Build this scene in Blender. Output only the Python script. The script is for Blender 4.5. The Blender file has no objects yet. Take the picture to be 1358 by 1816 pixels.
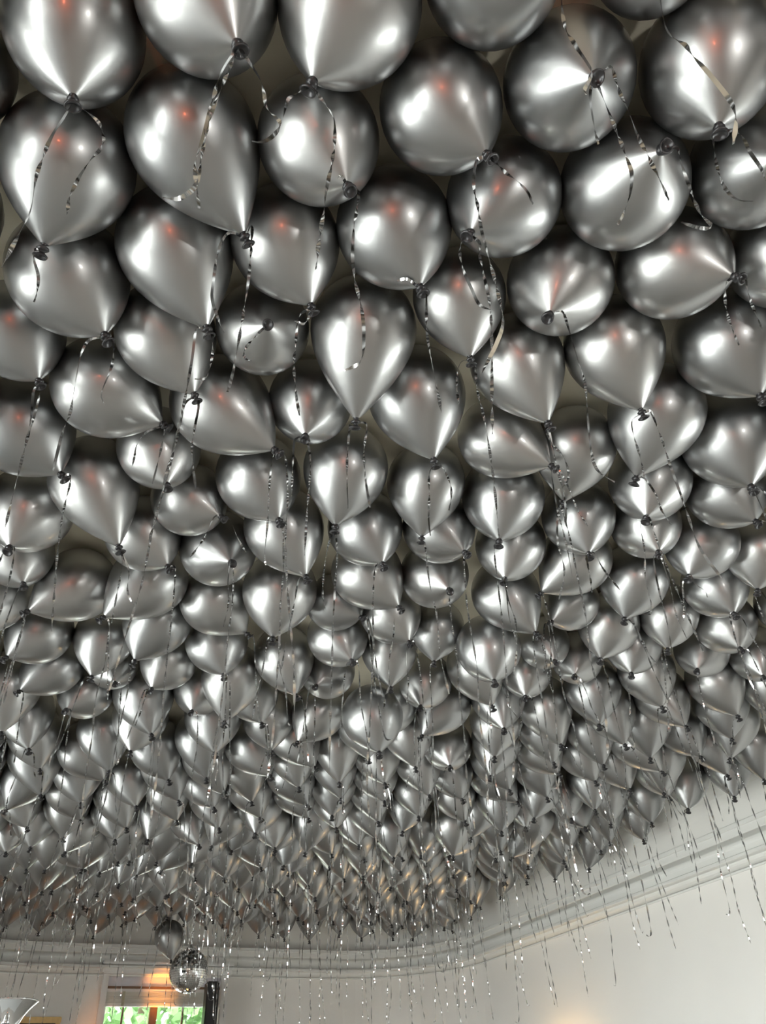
import bpy, bmesh, math, random
import numpy as np
from mathutils import Vector, Matrix, Quaternion
random.seed(7)
rng = np.random.default_rng(11)
SC = bpy.context.scene
COL = SC.collection

# ------------------------------------------------------------------ camera
F, PX, PY = 1362.0, 679.0, 908.0            # focal length and centre in pixels of the 1358 x 1816 frame
TILT, ROLL = math.radians(38.7), math.radians(3.0)
CAM = np.array([0.0, 0.0, 1.5])
_up = np.array([-math.sin(ROLL) * math.cos(TILT), math.cos(ROLL) * math.cos(TILT), -math.sin(TILT)])
_hx = -75.0 - PX                            # the long walls run towards this vanishing point
_y = np.array([_hx, -(_up[0] * _hx - _up[2] * F) / _up[1], -F]); _y /= np.linalg.norm(_y)
ROT = np.array([np.cross(_y, _up), _y, _up])
cd = bpy.data.cameras.new('camera'); cam = bpy.data.objects.new('camera', cd); COL.objects.link(cam)
cd.sensor_fit = 'VERTICAL'; cd.sensor_height = 36.0; cd.lens = 36.0 * F / 1816.0
cd.clip_start = 0.02; cd.clip_end = 200
M4 = Matrix([list(ROT[i]) + [CAM[i]] for i in range(3)] + [[0, 0, 0, 1]])
cam.matrix_world = M4
SC.camera = cam

def ray(px, py): return ROT @ np.array([px - PX, -(py - PY), -F])
def proj(P):
    q = ROT.T @ (np.asarray(P, float) - CAM)
    return PX - F * q[0] / q[2], PY + F * q[1] / q[2], -q[2]
def on_z(px, py, z): d = ray(px, py); return CAM + d * (z - CAM[2]) / d[2]
def on_y(px, py, y): d = ray(px, py); return CAM + d * (y - CAM[1]) / d[1]
def on_x(px, py, x): d = ray(px, py); return CAM + d * (x - CAM[0]) / d[0]

# ------------------------------------------------------------------ world, exposure
SKY = 5.5
w = bpy.data.worlds.new('overcast'); SC.world = w; w.use_nodes = True
nt = w.node_tree; nt.nodes.clear()
out = nt.nodes.new('ShaderNodeOutputWorld'); bg = nt.nodes.new('ShaderNodeBackground')
tc = nt.nodes.new('ShaderNodeTexCoord'); sx = nt.nodes.new('ShaderNodeSeparateXYZ')
cr = nt.nodes.new('ShaderNodeValToRGB'); mr = nt.nodes.new('ShaderNodeMapRange')
nt.links.new(tc.outputs['Generated'], sx.inputs[0]); nt.links.new(sx.outputs['Z'], mr.inputs['Value'])
mr.inputs['From Min'].default_value = -1; mr.inputs['From Max'].default_value = 1
nt.links.new(mr.outputs[0], cr.inputs[0]); nt.links.new(cr.outputs[0], bg.inputs[0]); nt.links.new(bg.outputs[0], out.inputs[0])
cr.color_ramp.elements[0].position = 0.47; cr.color_ramp.elements[0].color = (0.60, 0.60, 0.58, 1)   # pale paved ground
cr.color_ramp.elements[1].position = 0.53; cr.color_ramp.elements[1].color = (0.96, 0.99, 1.0, 1)    # overcast sky
bg.inputs[1].default_value = SKY
SC.view_settings.view_transform = 'Standard'; SC.view_settings.look = 'None'
SC.view_settings.gamma = 1.0; SC.view_settings.use_curve_mapping = False
SC.view_settings.exposure = 1.85

# ------------------------------------------------------------------ materials
def mat(name, col, rough=0.6, metal=0.0, noise=None, bump=None, spec=0.5, coat=0.0, emit=None):
    """principled material; noise = (scale, amount) mottles the colour, bump = (scale, strength) gives fine relief"""
    m = bpy.data.materials.new(name); m.use_nodes = True
    n, l = m.node_tree.nodes, m.node_tree.links
    b = n['Principled BSDF']
    b.inputs['Base Color'].default_value = (*col, 1); b.inputs['Roughness'].default_value = rough
    b.inputs['Metallic'].default_value = metal; b.inputs['Specular IOR Level'].default_value = spec
    b.inputs['Coat Weight'].default_value = coat
    t = n.new('ShaderNodeTexCoord')
    if noise:
        k = n.new('ShaderNodeTexNoise'); k.inputs['Scale'].default_value = noise[0]; k.inputs['Detail'].default_value = 5
        l.new(t.outputs['Object'], k.inputs['Vector'])
        r = n.new('ShaderNodeValToRGB')
        r.color_ramp.elements[0].color = (*[c * (1 - noise[1]) for c in col], 1)
        r.color_ramp.elements[1].color = (*[min(1, c * (1 + noise[1])) for c in col], 1)
        l.new(k.outputs['Fac'], r.inputs[0]); l.new(r.outputs[0], b.inputs['Base Color'])
    if bump:
        k = n.new('ShaderNodeTexNoise'); k.inputs['Scale'].default_value = bump[0]; k.inputs['Detail'].default_value = 3
        l.new(t.outputs['Object'], k.inputs['Vector'])
        u = n.new('ShaderNodeBump'); u.inputs['Strength'].default_value = bump[1]; u.inputs['Distance'].default_value = 0.01
        l.new(k.outputs['Fac'], u.inputs['Height']); l.new(u.outputs[0], b.inputs['Normal'])
    if emit:
        b.inputs['Emission Color'].default_value = (*emit[0], 1); b.inputs['Emission Strength'].default_value = emit[1]
    return m

M = {}
M['wall'] = mat('wall_paint', (0.84, 0.83, 0.80), 0.7, noise=(2.5, 0.03), bump=(60, 0.05))
M['cove'] = mat('cove_paint', (0.86, 0.86, 0.83), 0.8, noise=(2, 0.02))
M['unseen_dark'] = mat('unseen_dark_wall', (0.085, 0.07, 0.055), 0.45, noise=(7, 0.3))  # dark tone invented for the unseen rear wall, to darken the balloons' reflections
M['ceiling'] = mat('ceiling_paint', (0.82, 0.77, 0.62), 0.8, noise=(2, 0.02))
M['trim'] = mat('trim_paint', (0.76, 0.77, 0.75), 0.45, noise=(4, 0.02))
M['white'] = mat('white_gloss_paint', (0.84, 0.84, 0.83), 0.35, noise=(8, 0.02))
M['floor'] = mat('oak_floor', (0.32, 0.30, 0.275), 0.45, noise=(6, 0.25), bump=(30, 0.1))
M['knot'] = mat('knotted_latex', (0.045, 0.045, 0.048), 0.28, 0.5, noise=(40, 0.15))
M['ribbon'] = mat('silver_ribbon', (0.56, 0.56, 0.56), 0.15, 1.0, noise=(30, 0.04))
M['mirror'] = mat('mirror_tile', (0.9, 0.9, 0.9), 0.04, 1.0, noise=(20, 0.02))
M['grout'] = mat('ball_core', (0.12, 0.12, 0.12), 0.6, noise=(20, 0.1))
M['chrome'] = mat('polished_silver', (0.86, 0.87, 0.88), 0.07, 1.0, noise=(10, 0.02))
M['black'] = mat('black_plastic', (0.012, 0.012, 0.013), 0.45, noise=(40, 0.2), bump=(200, 0.1))
M['grille'] = mat('black_grille', (0.02, 0.02, 0.022), 0.6, noise=(300, 0.5))
M['gold'] = mat('gilded_wood', (0.62, 0.44, 0.20), 0.35, 0.6, noise=(30, 0.2))
M['dark'] = mat('dark_liner', (0.03, 0.025, 0.02), 0.6, noise=(20, 0.2))
M['print'] = mat('faded_print', (0.45, 0.40, 0.34), 0.5, noise=(9, 0.5))
M['wood'] = mat('brown_mullion_wood', (0.20, 0.12, 0.07), 0.4, noise=(20, 0.25))
M['slat'] = mat('blind_slat', (0.74, 0.74, 0.68), 0.4, noise=(30, 0.03))
M['tape'] = mat('blind_tape', (0.50, 0.48, 0.36), 0.8, noise=(80, 0.2))
M['panel'] = mat('lilac_grey_panel', (0.66, 0.66, 0.72), 0.5, noise=(5, 0.04))
M['leaf'] = mat('leaf', (0.20, 0.36, 0.14), 0.5, noise=(3, 0.35))
M['bark'] = mat('bark', (0.16, 0.11, 0.07), 0.8, noise=(20, 0.3), bump=(40, 0.5))
M['added_gravel'] = mat('unseen_pale_gravel', (0.50, 0.49, 0.45), 0.9, noise=(30, 0.4), bump=(80, 0.5))  # made-up ground cover out of view, pale so the balloons reflect no green
M['shade'] = mat('linen_shade', (0.85, 0.75, 0.55), 0.8, noise=(60, 0.05), emit=((1.0, 0.62, 0.22), 0.8))
M['brass'] = mat('brass', (0.70, 0.52, 0.25), 0.25, 1.0, noise=(20, 0.05))
M['lens'] = mat('amber_lens', (0.9, 0.4, 0.1), 0.3, noise=(30, 0.05), emit=((1.0, 0.35, 0.06), 8.0))
M['plinth'] = mat('white_plinth', (0.8, 0.8, 0.78), 0.5, noise=(6, 0.03))
M['door'] = mat('door_paint', (0.70, 0.70, 0.68), 0.4, noise=(5, 0.03))

def chrome_latex(name='silver_chrome_latex', lo=(0.325, 0.332, 0.335), hi=(0.405, 0.408, 0.405)):
    """satin silver latex: a metallic film whose gloss and tone vary a little over each balloon"""
    m = bpy.data.materials.new(name); m.use_nodes = True
    n, l = m.node_tree.nodes, m.node_tree.links; b = n['Principled BSDF']
    b.inputs['Metallic'].default_value = 1.0; b.inputs['Coat Weight'].default_value = 0.7; b.inputs['Coat Roughness'].default_value = 0.13
    t = n.new('ShaderNodeTexCoord'); oi = n.new('ShaderNodeObjectInfo')
    k = n.new('ShaderNodeTexNoise'); k.inputs['Scale'].default_value = 1.6; k.inputs['Detail'].default_value = 2
    l.new(t.outputs['Object'], k.inputs['Vector'])
    r = n.new('ShaderNodeMapRange'); r.inputs['To Min'].default_value = 0.33; r.inputs['To Max'].default_value = 0.40
    l.new(k.outputs['Fac'], r.inputs['Value']); l.new(r.outputs[0], b.inputs['Roughness'])
    c = n.new('ShaderNodeValToRGB')
    c.color_ramp.elements[0].color = (*lo, 1); c.color_ramp.elements[1].color = (*hi, 1)
    l.new(oi.outputs['Random'], c.inputs[0]); l.new(c.outputs[0], b.inputs['Base Color'])
    f = n.new('ShaderNodeTexNoise'); f.inputs['Scale'].default_value = 160; f.inputs['Detail'].default_value = 1
    l.new(t.outputs['Object'], f.inputs['Vector'])
    u = n.new('ShaderNodeBump'); u.inputs['Strength'].default_value = 0.03; u.inputs['Distance'].default_value = 0.01
    l.new(f.outputs['Fac'], u.inputs['Height']); l.new(u.outputs[0], b.inputs['Normal'])
    return m
M['balloon'] = chrome_latex()

def glass_mat():
    m = bpy.data.materials.new('window_glass'); m.use_nodes = True
    n, l = m.node_tree.nodes, m.node_tree.links; n.clear()
    o = n.new('ShaderNodeOutputMaterial'); x = n.new('ShaderNodeMixShader'); fr = n.new('ShaderNodeFresnel')
    t = n.new('ShaderNodeBsdfTransparent'); g = n.new('ShaderNodeBsdfGlossy')
    t.inputs[0].default_value = (0.95, 0.965, 0.96, 1); g.inputs['Roughness'].default_value = 0.02
    l.new(fr.outputs[0], x.inputs[0]); l.new(t.outputs[0], x.inputs[1]); l.new(g.outputs[0], x.inputs[2]); l.new(x.outputs[0], o.inputs[0])
    return m
M['glass'] = glass_mat()

# ------------------------------------------------------------------ helpers
def link(name, me, parent=None, m=None, loc=None, smooth=False):
    if m is not None and not me.materials: me.materials.append(m)
    if smooth:
        me.polygons.foreach_set('use_smooth', [True] * len(me.polygons)); me.update()
    o = bpy.data.objects.new(name, me); COL.objects.link(o)
    if parent is not None: o.parent = parent
    if loc is not None: o.location = loc
    return o
def mesh_from(name, V, Fc, m=None, smooth=False):
    me = bpy.data.meshes.new(name); me.from_pydata([tuple(v) for v in V], [], Fc); me.update()
    if m: me.materials.append(m)
    if smooth: me.polygons.foreach_set('use_smooth', [True] * len(me.polygons))
    return me
def bm_mesh(bm, name, m=None, smooth=False, recalc=True):
    if recalc: bmesh.ops.recalc_face_normals(bm, faces=bm.faces)
    me = bpy.data.meshes.new(name); bm.to_mesh(me); bm.free()
    if m: me.materials.append(m)
    if smooth: me.polygons.foreach_set('use_smooth', [True] * len(me.polygons))
    return me
def box_into(bm, lo, hi, bev=0.0):
    r = bmesh.ops.create_cube(bm, size=1)
    c = [(a + b) / 2 for a, b in zip(lo, hi)]; s = [abs(b - a) for a, b in zip(lo, hi)]
    for v in r['verts']: v.co = Vector((v.co.x * s[0] + c[0], v.co.y * s[1] + c[1], v.co.z * s[2] + c[2]))
    if bev:
        es = list({e for v in r['verts'] for e in v.link_edges})
        bmesh.ops.bevel(bm, geom=es, offset=bev, segments=2, affect='EDGES')
def box(name, lo, hi, m, parent=None, bev=0.0):
    bm = bmesh.new(); box_into(bm, lo, hi, bev)
    return link(name, bm_mesh(bm, name, m), parent)
def lathe_data(prof, seg):
    V, Fc, rings = [], [], []
    for r, z in prof:
        if r < 1e-5: rings.append([len(V)]); V.append((0, 0, z))
        else:
            rings.append(list(range(len(V), len(V) + seg)))
            V += [(r * math.cos(2 * math.pi * i / seg), r * math.sin(2 * math.pi * i / seg), z) for i in range(seg)]
    for a, b in zip(rings, rings[1:]):
        for i in range(seg):
            j = (i + 1) % seg
            if len(a) == 1 and len(b) > 1: Fc.append((a[0], b[j], b[i]))
            elif len(b) == 1 and len(a) > 1: Fc.append((a[i], a[j], b[0]))
            elif len(a) > 1: Fc.append((a[i], a[j], b[j], b[i]))
    return V, Fc
def lathe(name, prof, seg, m, parent=None, loc=None):
    V, Fc = lathe_data(prof, seg)
    bm = bmesh.new(); vs = [bm.verts.new(v) for v in V]
    for f in Fc: bm.faces.new([vs[i] for i in f])
    o = link(name, bm_mesh(bm, name, m, True), parent, loc=loc)
    return o
def thing(name, label, cat, loc=(0, 0, 0), group=None):
    o = bpy.data.objects.new(name, None); COL.objects.link(o); o.location = loc; o.empty_display_size = 0.05
    tag(o, label, cat, group); return o
def tag(o, label=None, cat=None, group=None, kind=None):
    for k, v in (('label', label), ('category', cat), ('group', group), ('kind', kind)):
        if v: o[k] = v
    return o
def struct(o, label=None, cat=None):
    return tag(o, label, cat, None, 'structure')
def catmull(P, n):
    P = np.asarray(P, float); Q = np.vstack([2 * P[0] - P[1], P, 2 * P[-1] - P[-2]])
    d = np.r_[0, np.cumsum(np.linalg.norm(np.diff(P, axis=0), axis=1))]
    outp = []
    for s in np.linspace(0, d[-1], n):
        i = min(int(np.searchsorted(d, s, 'right')) - 1, len(P) - 2); u = (s - d[i]) / max(d[i + 1] - d[i], 1e-9)
        a, b, c, e = Q[i], Q[i + 1], Q[i + 2], Q[i + 3]
        outp.append(0.5 * (2 * b + (c - a) * u + (2 * a - 5 * b + 4 * c - e) * u * u + (3 * b - a - 3 * c + e) * u ** 3))
    return np.array(outp), d[-1]

# ------------------------------------------------------------------ room shell
X0, X1, Y0, Y1, ZC = -2.25, 4.36, -3.2, 8.69, 3.42
TH, RC, RL, RN = 0.24, 1.2, 2.8, 0.15      # wall thickness, far corner radii, near corner radius
def plan(inset, n=14):
    """the room's outline, moved inwards by inset, counter-clockwise"""
    P = []
    for cxx, cyy, r, a0 in ((X1 - RC, Y1 - RC, RC, 0), (X0 + RL, Y1 - RL, RL, 90), (X0 + RN, Y0 + RN, RN, 180), (X1 - RN, Y0 + RN, RN, 270)):
        for i in range(n + 1):
            a = math.radians(a0 + 90 * i / n); P.append((cxx + (r - inset) * math.cos(a), cyy + (r - inset) * math.sin(a)))
    return P
def sweep(name, prof, m, closed=False):
    """a moulding: profile points (inset, z) carried round the plan"""
    rings = [[(x, y, z) for x, y in plan(i)] for i, z in prof]; n = len(rings[0])
    V = [v for r in rings for v in r]; Fc = []
    K = len(rings)
    for k in range(K if closed else K - 1):
        for i in range(n):
            j = (i + 1) % n; k2 = (k + 1) % K
            Fc.append((k * n + i, k * n + j, k2 * n + j, k2 * n + i))
    return link(name, mesh_from(name, V, Fc, m))
def wall_cells(bm, axis, pos, out_dir, a0, a1, holes, ztop=ZC):
    """a straight wall as solid cells round its openings; holes = (a0, a1, z0, z1)"""
    A = sorted({a0, a1, *[h[0] for h in holes], *[h[1] for h in holes]}); Z = sorted({0, ztop, *[h[2] for h in holes], *[h[3] for h in holes]})
    for i in range(len(A) - 1):
        for k in range(len(Z) - 1):
            am, zm = (A[i] + A[i + 1]) / 2, (Z[k] + Z[k + 1]) / 2
            if any(h[0] < am < h[1] and h[2] < zm < h[3] for h in holes): continue
            p = sorted((pos, pos + out_dir * TH))
            if axis == 'x': box_into(bm, (p[0], A[i], Z[k]), (p[1], A[i + 1], Z[k + 1]))
            else: box_into(bm, (A[i], p[0], Z[k]), (A[i + 1], p[1], Z[k + 1]))
def corner(bm, cx, cy, r, a0, n=14):
    """a rounded wall corner, floor to ceiling"""
    rows = []
    for i in range(n + 1):
        a = math.radians(a0 + 90 * i / n); c, s = math.cos(a), math.sin(a)
        rows.append([bm.verts.new((cx + q * c, cy + q * s, z)) for q in (r, r + TH) for z in (0, ZC)])
    for a, b in zip(rows, rows[1:]):
        for i, j in ((0, 1), (1, 3), (3, 2), (2, 0)): bm.faces.new((a[i], a[j], b[j], b[i]))
WIN1 = (0.945, 2.03, 1.02, 2.745)            # the window in the far wall: x0, x1, z0, z1
LEFTW = [(-1.0, 0.7, 0.30, 2.66), (1.0, 2.7, 0.30, 2.66), (3.0, 4.0, 0.30, 2.66), (4.3, 5.7, 0.30, 2.66)]
RIGHTW = [(0.0, 1.1, 0.30, 2.66)]
DOOR = (1.4, 2.4, 0.0, 2.1)
bm = bmesh.new(); wall_cells(bm, 'y', Y1, 1, X0 + RL, X1 - RC, [WIN1])
corner(bm, X1 - RC, Y1 - RC, RC, 0); corner(bm, X0 + RL, Y1 - RL, RL, 90)
struct(link('wall_back', bm_mesh(bm, 'wall_back', M['wall'])), 'off-white far wall with rounded corners around the window', 'wall')
bm = bmesh.new(); wall_cells(bm, 'x', X0, -1, Y0, Y1 - RL, LEFTW)
struct(link('wall_left', bm_mesh(bm, 'wall_left', M['wall'])), 'off-white side wall with tall windows', 'wall')
bm = bmesh.new(); wall_cells(bm, 'x', X1, 1, Y0, Y1 - RC, RIGHTW)
struct(link('wall_right', bm_mesh(bm, 'wall_right', M['wall'])), 'plain off-white side wall under the long cornice', 'wall')
bm = bmesh.new(); wall_cells(bm, 'y', Y0, -1, X0 - TH, X1 + TH, [DOOR])
struct(link('wall_front', bm_mesh(bm, 'wall_front', M['unseen_dark'])), 'unseen rear wall with the panelled door, made dark to darken balloon reflections', 'wall')
struct(box('floor', (X0 - TH, Y0 - TH, -0.12), (X1 + TH, Y1 + TH, 0.0), M['floor']), 'dark oak floor of the room', 'floor')
struct(box('ceiling', (X0 - TH, Y0 - TH, ZC), (X1 + TH, Y1 + TH, ZC + 0.15), M['ceiling']), 'cream painted ceiling behind the balloons', 'ceiling')
# cornice: shelf and fascia, a hollow, a bead and a rounded foot
pr = [(-0.02, 2.965), (0.150, 2.965), (0.158, 2.960), (0.158, 2.935), (0.148, 2.932), (0.148, 2.890)]
pr += [(0.146, 2.886), (0.030, 2.886), (0.030, 2.800), (0.112, 2.797), (0.118, 2.792), (0.118, 2.776), (0.110, 2.772), (0.062, 2.772)]   # a deep groove and the bead under it
pr += [(0.060 * math.cos(a), 2.770 - 0.035 * math.sin(a)) for a in np.linspace(0.2, math.pi / 2, 5)]
pr += [(0.012, 2.732), (0.012, 2.720), (-0.02, 2.720)]
struct(sweep('trim_1', pr, M['trim'], True), 'white moulded cornice running round the room', 'cornice')
pr = [(0.004, 2.96), (0.004, 3.12)] + [(0.30 - 0.296 * math.cos(a), 3.12 + 0.30 * math.sin(a)) for a in np.linspace(0.1, math.pi / 2, 9)]
struct(sweep('trim_2', pr, M['cove']), 'smooth pale cove curving from cornice up to ceiling', 'cove')
struct(sweep('trim_3', [(0.028, 2.888)] + [(0.062 - 0.030 * math.sin(a), 2.888 - 0.034 * (1 - math.cos(a))) for a in np.linspace(0, math.pi / 2, 6)] + [(0.032, 2.798), (0.028, 2.798)], M['trim'], True), 'hollow moulding set into the white cornice', 'moulding')
struct(sweep('baseboard_room', [(-0.01, 0), (0.018, 0), (0.018, 0.14), (0.006, 0.16), (-0.01, 0.16)], M['white']), 'white skirting board round the room', 'baseboard')

def portal(name, loc, rot, sx_, sy_):
    ld = bpy.data.lights.new(name, 'AREA'); ld.shape = 'RECTANGLE'; ld.size = sx_; ld.size_y = sy_; ld.cycles.is_portal = True
    o = bpy.data.objects.new(name, ld); COL.objects.link(o); o.location = loc; o.rotation_euler = rot
def side_window(name, xw, out_dir, h, label):
    a0, a1, z0, z1 = h; r = struct(bpy.data.objects.new(name, None), label, 'window'); COL.objects.link(r); r.location = (xw, (a0 + a1) / 2, z0)
    def b(nm, y0, y1, za, zb, d0, d1, m):
        p = sorted((xw + out_dir * d0, xw + out_dir * d1)); o = box(nm, (p[0], y0, za), (p[1], y1, zb), m); o.parent = r; o.location = -r.location
    for y0, y1, za, zb in ((a0, a0 + .06, z0, z1), (a1 - .06, a1, z0, z1), (a0, a1, z1 - .06, z1), (a0, a1, z0, z0 + .06)): b('frame', y0, y1, za, zb, 0.06, 0.14, M['white'])
    ym, zm = (a0 + a1) / 2, z0 + (z1 - z0) * 0.55
    b('mullion', ym - .025, ym + .025, z0, z1, 0.07, 0.13, M['white']); b('transom', a0, a1, zm - .025, zm + .025, 0.07, 0.13, M['white'])
    for y0, y1 in ((a0 + .06, ym - .025), (ym + .025, a1 - .06)):
        for za, zb in ((z0 + .06, zm - .025), (zm + .025, z1 - .06)): b('pane', y0, y1, za, zb, 0.098, 0.102, M['glass'])
    b('sill', a0 - .05, a1 + .05, z0 - .05, z0, -0.06, 0.10, M['white'])
    portal('window_left_offscreen' if out_dir < 0 else 'window_right_offscreen', (xw + out_dir * 0.16, ym, (z0 + z1) / 2), (0, math.radians(-90 if out_dir < 0 else 90), 0), z1 - z0, a1 - a0)
for i, h in enumerate(LEFTW): side_window('window_%d' % (i + 2), X0, -1, h, 'tall white four-pane window in the side wall')
for i, h in enumerate(RIGHTW): side_window('window_%d' % (i + 6), X1, 1, h, 'wide white four-pane window in the plain wall')
# door in the wall behind the photographer
dr = struct(bpy.data.objects.new('door_1', None), 'grey-white panelled door with brass knob', 'door'); COL.objects.link(dr); dr.location = (1.9, Y0, 0)
def dbox(nm, lo, hi, m, bev=0.0): o = box(nm, lo, hi, m, None, bev); o.parent = dr; o.location = (-1.9, -Y0, 0); return o
dbox('leaf', (1.4, Y0 - .10, 0.0), (2.4, Y0 - .05, 2.1), M['door'])
for xa, xb in ((1.5, 1.86), (1.94, 2.3)):
    for za, zb in ((0.15, 0.9), (1.05, 1.95)): dbox('panel', (xa, Y0 - .055, za), (xb, Y0 - .035, zb), M['door'], 0.008)
for lo, hi in (((1.31, Y0 - .02, 0), (1.4, Y0 + .02, 2.19)), ((2.4, Y0 - .02, 0), (2.49, Y0 + .02, 2.19)), ((1.4, Y0 - .02, 2.1), (2.4, Y0 + .02, 2.19))): dbox('architrave', lo, hi, M['white'])
k = lathe('knob', [(0, 0), (.012, 0), (.012, .03), (.03, .045), (.03, .06), (0, .07)], 16, M['brass'], dr, (0.42, -0.05, 1.0)); k.rotation_euler = (math.radians(-90), 0, 0)

# ------------------------------------------------------------------ far window, blind
x0, x1, z0, z1 = WIN1
wr = struct(bpy.data.objects.new('window_1', None), 'white framed window with brown centre mullion under a raised blind', 'window'); COL.objects.link(wr); wr.location = ((x0 + x1) / 2, Y1, z0)
def wbox(nm, lo, hi, m, bev=0.0): o = box(nm, lo, hi, m, None, bev); o.parent = wr; o.location = -wr.location; return o
for xa, xb in ((x0 - .045, x0 + .01), (x1 - .01, x1 + .06)): wbox('architrave', (xa, Y1 - .035, z0 - .05), (xb, Y1 + .02, z1 + .02), M['white'], 0.006)
wbox('head_casing', (x0 - .06, Y1 - .095, z1 - .012), (x1 + .075, Y1 + .02, z1 + .065), M['white'], 0.008)
wbox('head_moulding', (x0 - .075, Y1 - .115, z1 + .060), (x1 + .09, Y1 + .02, z1 + .085), M['white'], 0.006)
wbox('pelmet_panel', (x0 + .005, Y1 + .03, 2.642), (x1 - .005, Y1 + .06, z1), M['panel'])
wbox('panel_bead', (x0 + .005, Y1 + .022, 2.624), (x1 - .005, Y1 + .05, 2.643), M['wood'])
wbox('sill', (x0 - .12, Y1 - .09, z0 - .04), (x1 + .12, Y1 + .20, z0), M['white'], 0.006)
for xa, xb in ((x0, x0 + .035), (x1 - .10, x1)): wbox('sash_stile', (xa, Y1 + .10, z0), (xb, Y1 + .15, 2.66), M['white'])
for za, zb in ((z0, z0 + .06), (2.62, 2.68)): wbox('sash_rail', (x0, Y1 + .10, za), (x1, Y1 + .15, zb), M['white'])
xm = 1.420
wbox('centre_mullion', (xm - .034, Y1 + .085, z0), (xm + .034, Y1 + .16, 2.66), M['wood'])
bars = [1.140, 1.700]
for xb in bars: wbox('glazing_bar', (xb - .008, Y1 + .11, z0), (xb + .008, Y1 + .14, 2.66), M['wood'])
ed = [x0 + .035, bars[0] - .008, bars[0] + .008, xm - .034, xm + .034, bars[1] - .008, bars[1] + .008, x1 - .10]
for i in range(0, 8, 2): wbox('pane', (ed[i], Y1 + .123, z0 + .06), (ed[i + 1], Y1 + .127, 2.62), M['glass'])
portal('window_far_daylight', ((x0 + x1) / 2, Y1 + .19, (z0 + 2.66) / 2), (math.radians(90), 0, math.radians(180)), x1 - x0, 2.66 - z0)
vb = thing('venetian_blind', 'cream venetian blind pulled up into a stack above the window panes', 'blind', ((x0 + x1) / 2, Y1 + .05, 2.38))
def vbox(nm, lo, hi, m, bev=0.0): o = box(nm, lo, hi, m, None, bev); o.parent = vb; o.location = -vb.location; return o
vbox('head_rail', (x0 + .01, Y1 + .025, 2.598), (x1 - .01, Y1 + .075, 2.624), M['white'], 0.004)
sm = None
for i in range(13):
    z = 2.505 + i * 0.0072
    if sm is None:
        bm = bmesh.new(); ws = (x1 - x0 - .03) / 2; pts = [(-.025, 0), (-.012, .003), (0, .004), (.012, .003), (.025, 0)]
        for (ya, za), (yb, zb) in zip(pts, pts[1:]):
            q = [bm.verts.new((sx_ * ws, y_, z_ + dz)) for dz in (0, .0062) for sx_, y_, z_ in ((-1, ya, za), (1, ya, za), (1, yb, zb), (-1, yb, zb))]
            for f in ((0, 1, 2, 3), (4, 5, 6, 7), (0, 1, 5, 4), (3, 2, 6, 7), (1, 2, 6, 5), (0, 3, 7, 4)): bm.faces.new([q[t] for t in f])
        sm = bm_mesh(bm, 'slat', M['slat'])
    o = link('slat', sm, vb, loc=((random.random() - .5) * .006, (random.random() - .5) * .010, z - 2.38))
    o.rotation_euler = ((random.random() - .5) * .05, 0, (random.random() - .5) * .006)
vbox('bottom_rail', (x0 + .012, Y1 + .025, 2.482), (x1 - .012, Y1 + .075, 2.504), M['white'], 0.005)
for xt in (x0 + .17, x1 - .13): vbox('ladder_tape', (xt - .012, Y1 + .012, 2.485), (xt + .012, Y1 + .0165, 2.600), M['tape'])

# ------------------------------------------------------------------ garden seen through the far window
struct(box('unseen_gravel', (-6, Y1 + 1.2, -0.35), (10, Y1 + 12, -0.25), M['added_gravel']), 'unseen gravel added outside the far window, pale to keep green out of reflections', 'gravel')
def tree(loc, h, rad, seed, label):
    rr = np.random.default_rng(seed); t = thing('garden_tree', label, 'tree', loc, 'trees outside the window')
    lathe('trunk', [(0, 0), (.16, 0), (.11, .5), (.09, h * .6), (0.02, h * .9)], 10, M['bark'], t)
    n = 7000; u = rr.normal(size=(n, 3)); u /= np.linalg.norm(u, axis=1)[:, None]
    c = u * (rr.uniform(0.45, 1, n) ** 0.6)[:, None] * np.array([rad, rad, h * .42]) + np.array([0, 0, h * .58])
    V, Fc = [], []
    for p in c:
        a = rr.normal(size=3); a /= np.linalg.norm(a); b = np.cross(a, rr.normal(size=3)); b /= np.linalg.norm(b); s = rr.uniform(.09, .17)
        i = len(V); V += [p - a * s, p + b * s * .5, p + a * s, p - b * s * .5]; Fc.append((i, i + 1, i + 2, i + 3))
    tag(link('foliage', mesh_from('foliage', V, Fc, M['leaf']), t), kind='stuff')
for k, (x, y, h, r_) in enumerate(((-0.3, 12.6, 6.2, 1.5), (2.3, 15.2, 7.2, 1.9), (4.7, 12.6, 6.0, 1.5))):
    tree((x, y, -0.26), h, r_, 40 + k, ('leafy green tree beside the gravel, outside the window', 'tallest leafy tree behind the other two outside the window', 'broad leafy green tree at the far end of the gravel')[k])

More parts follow.
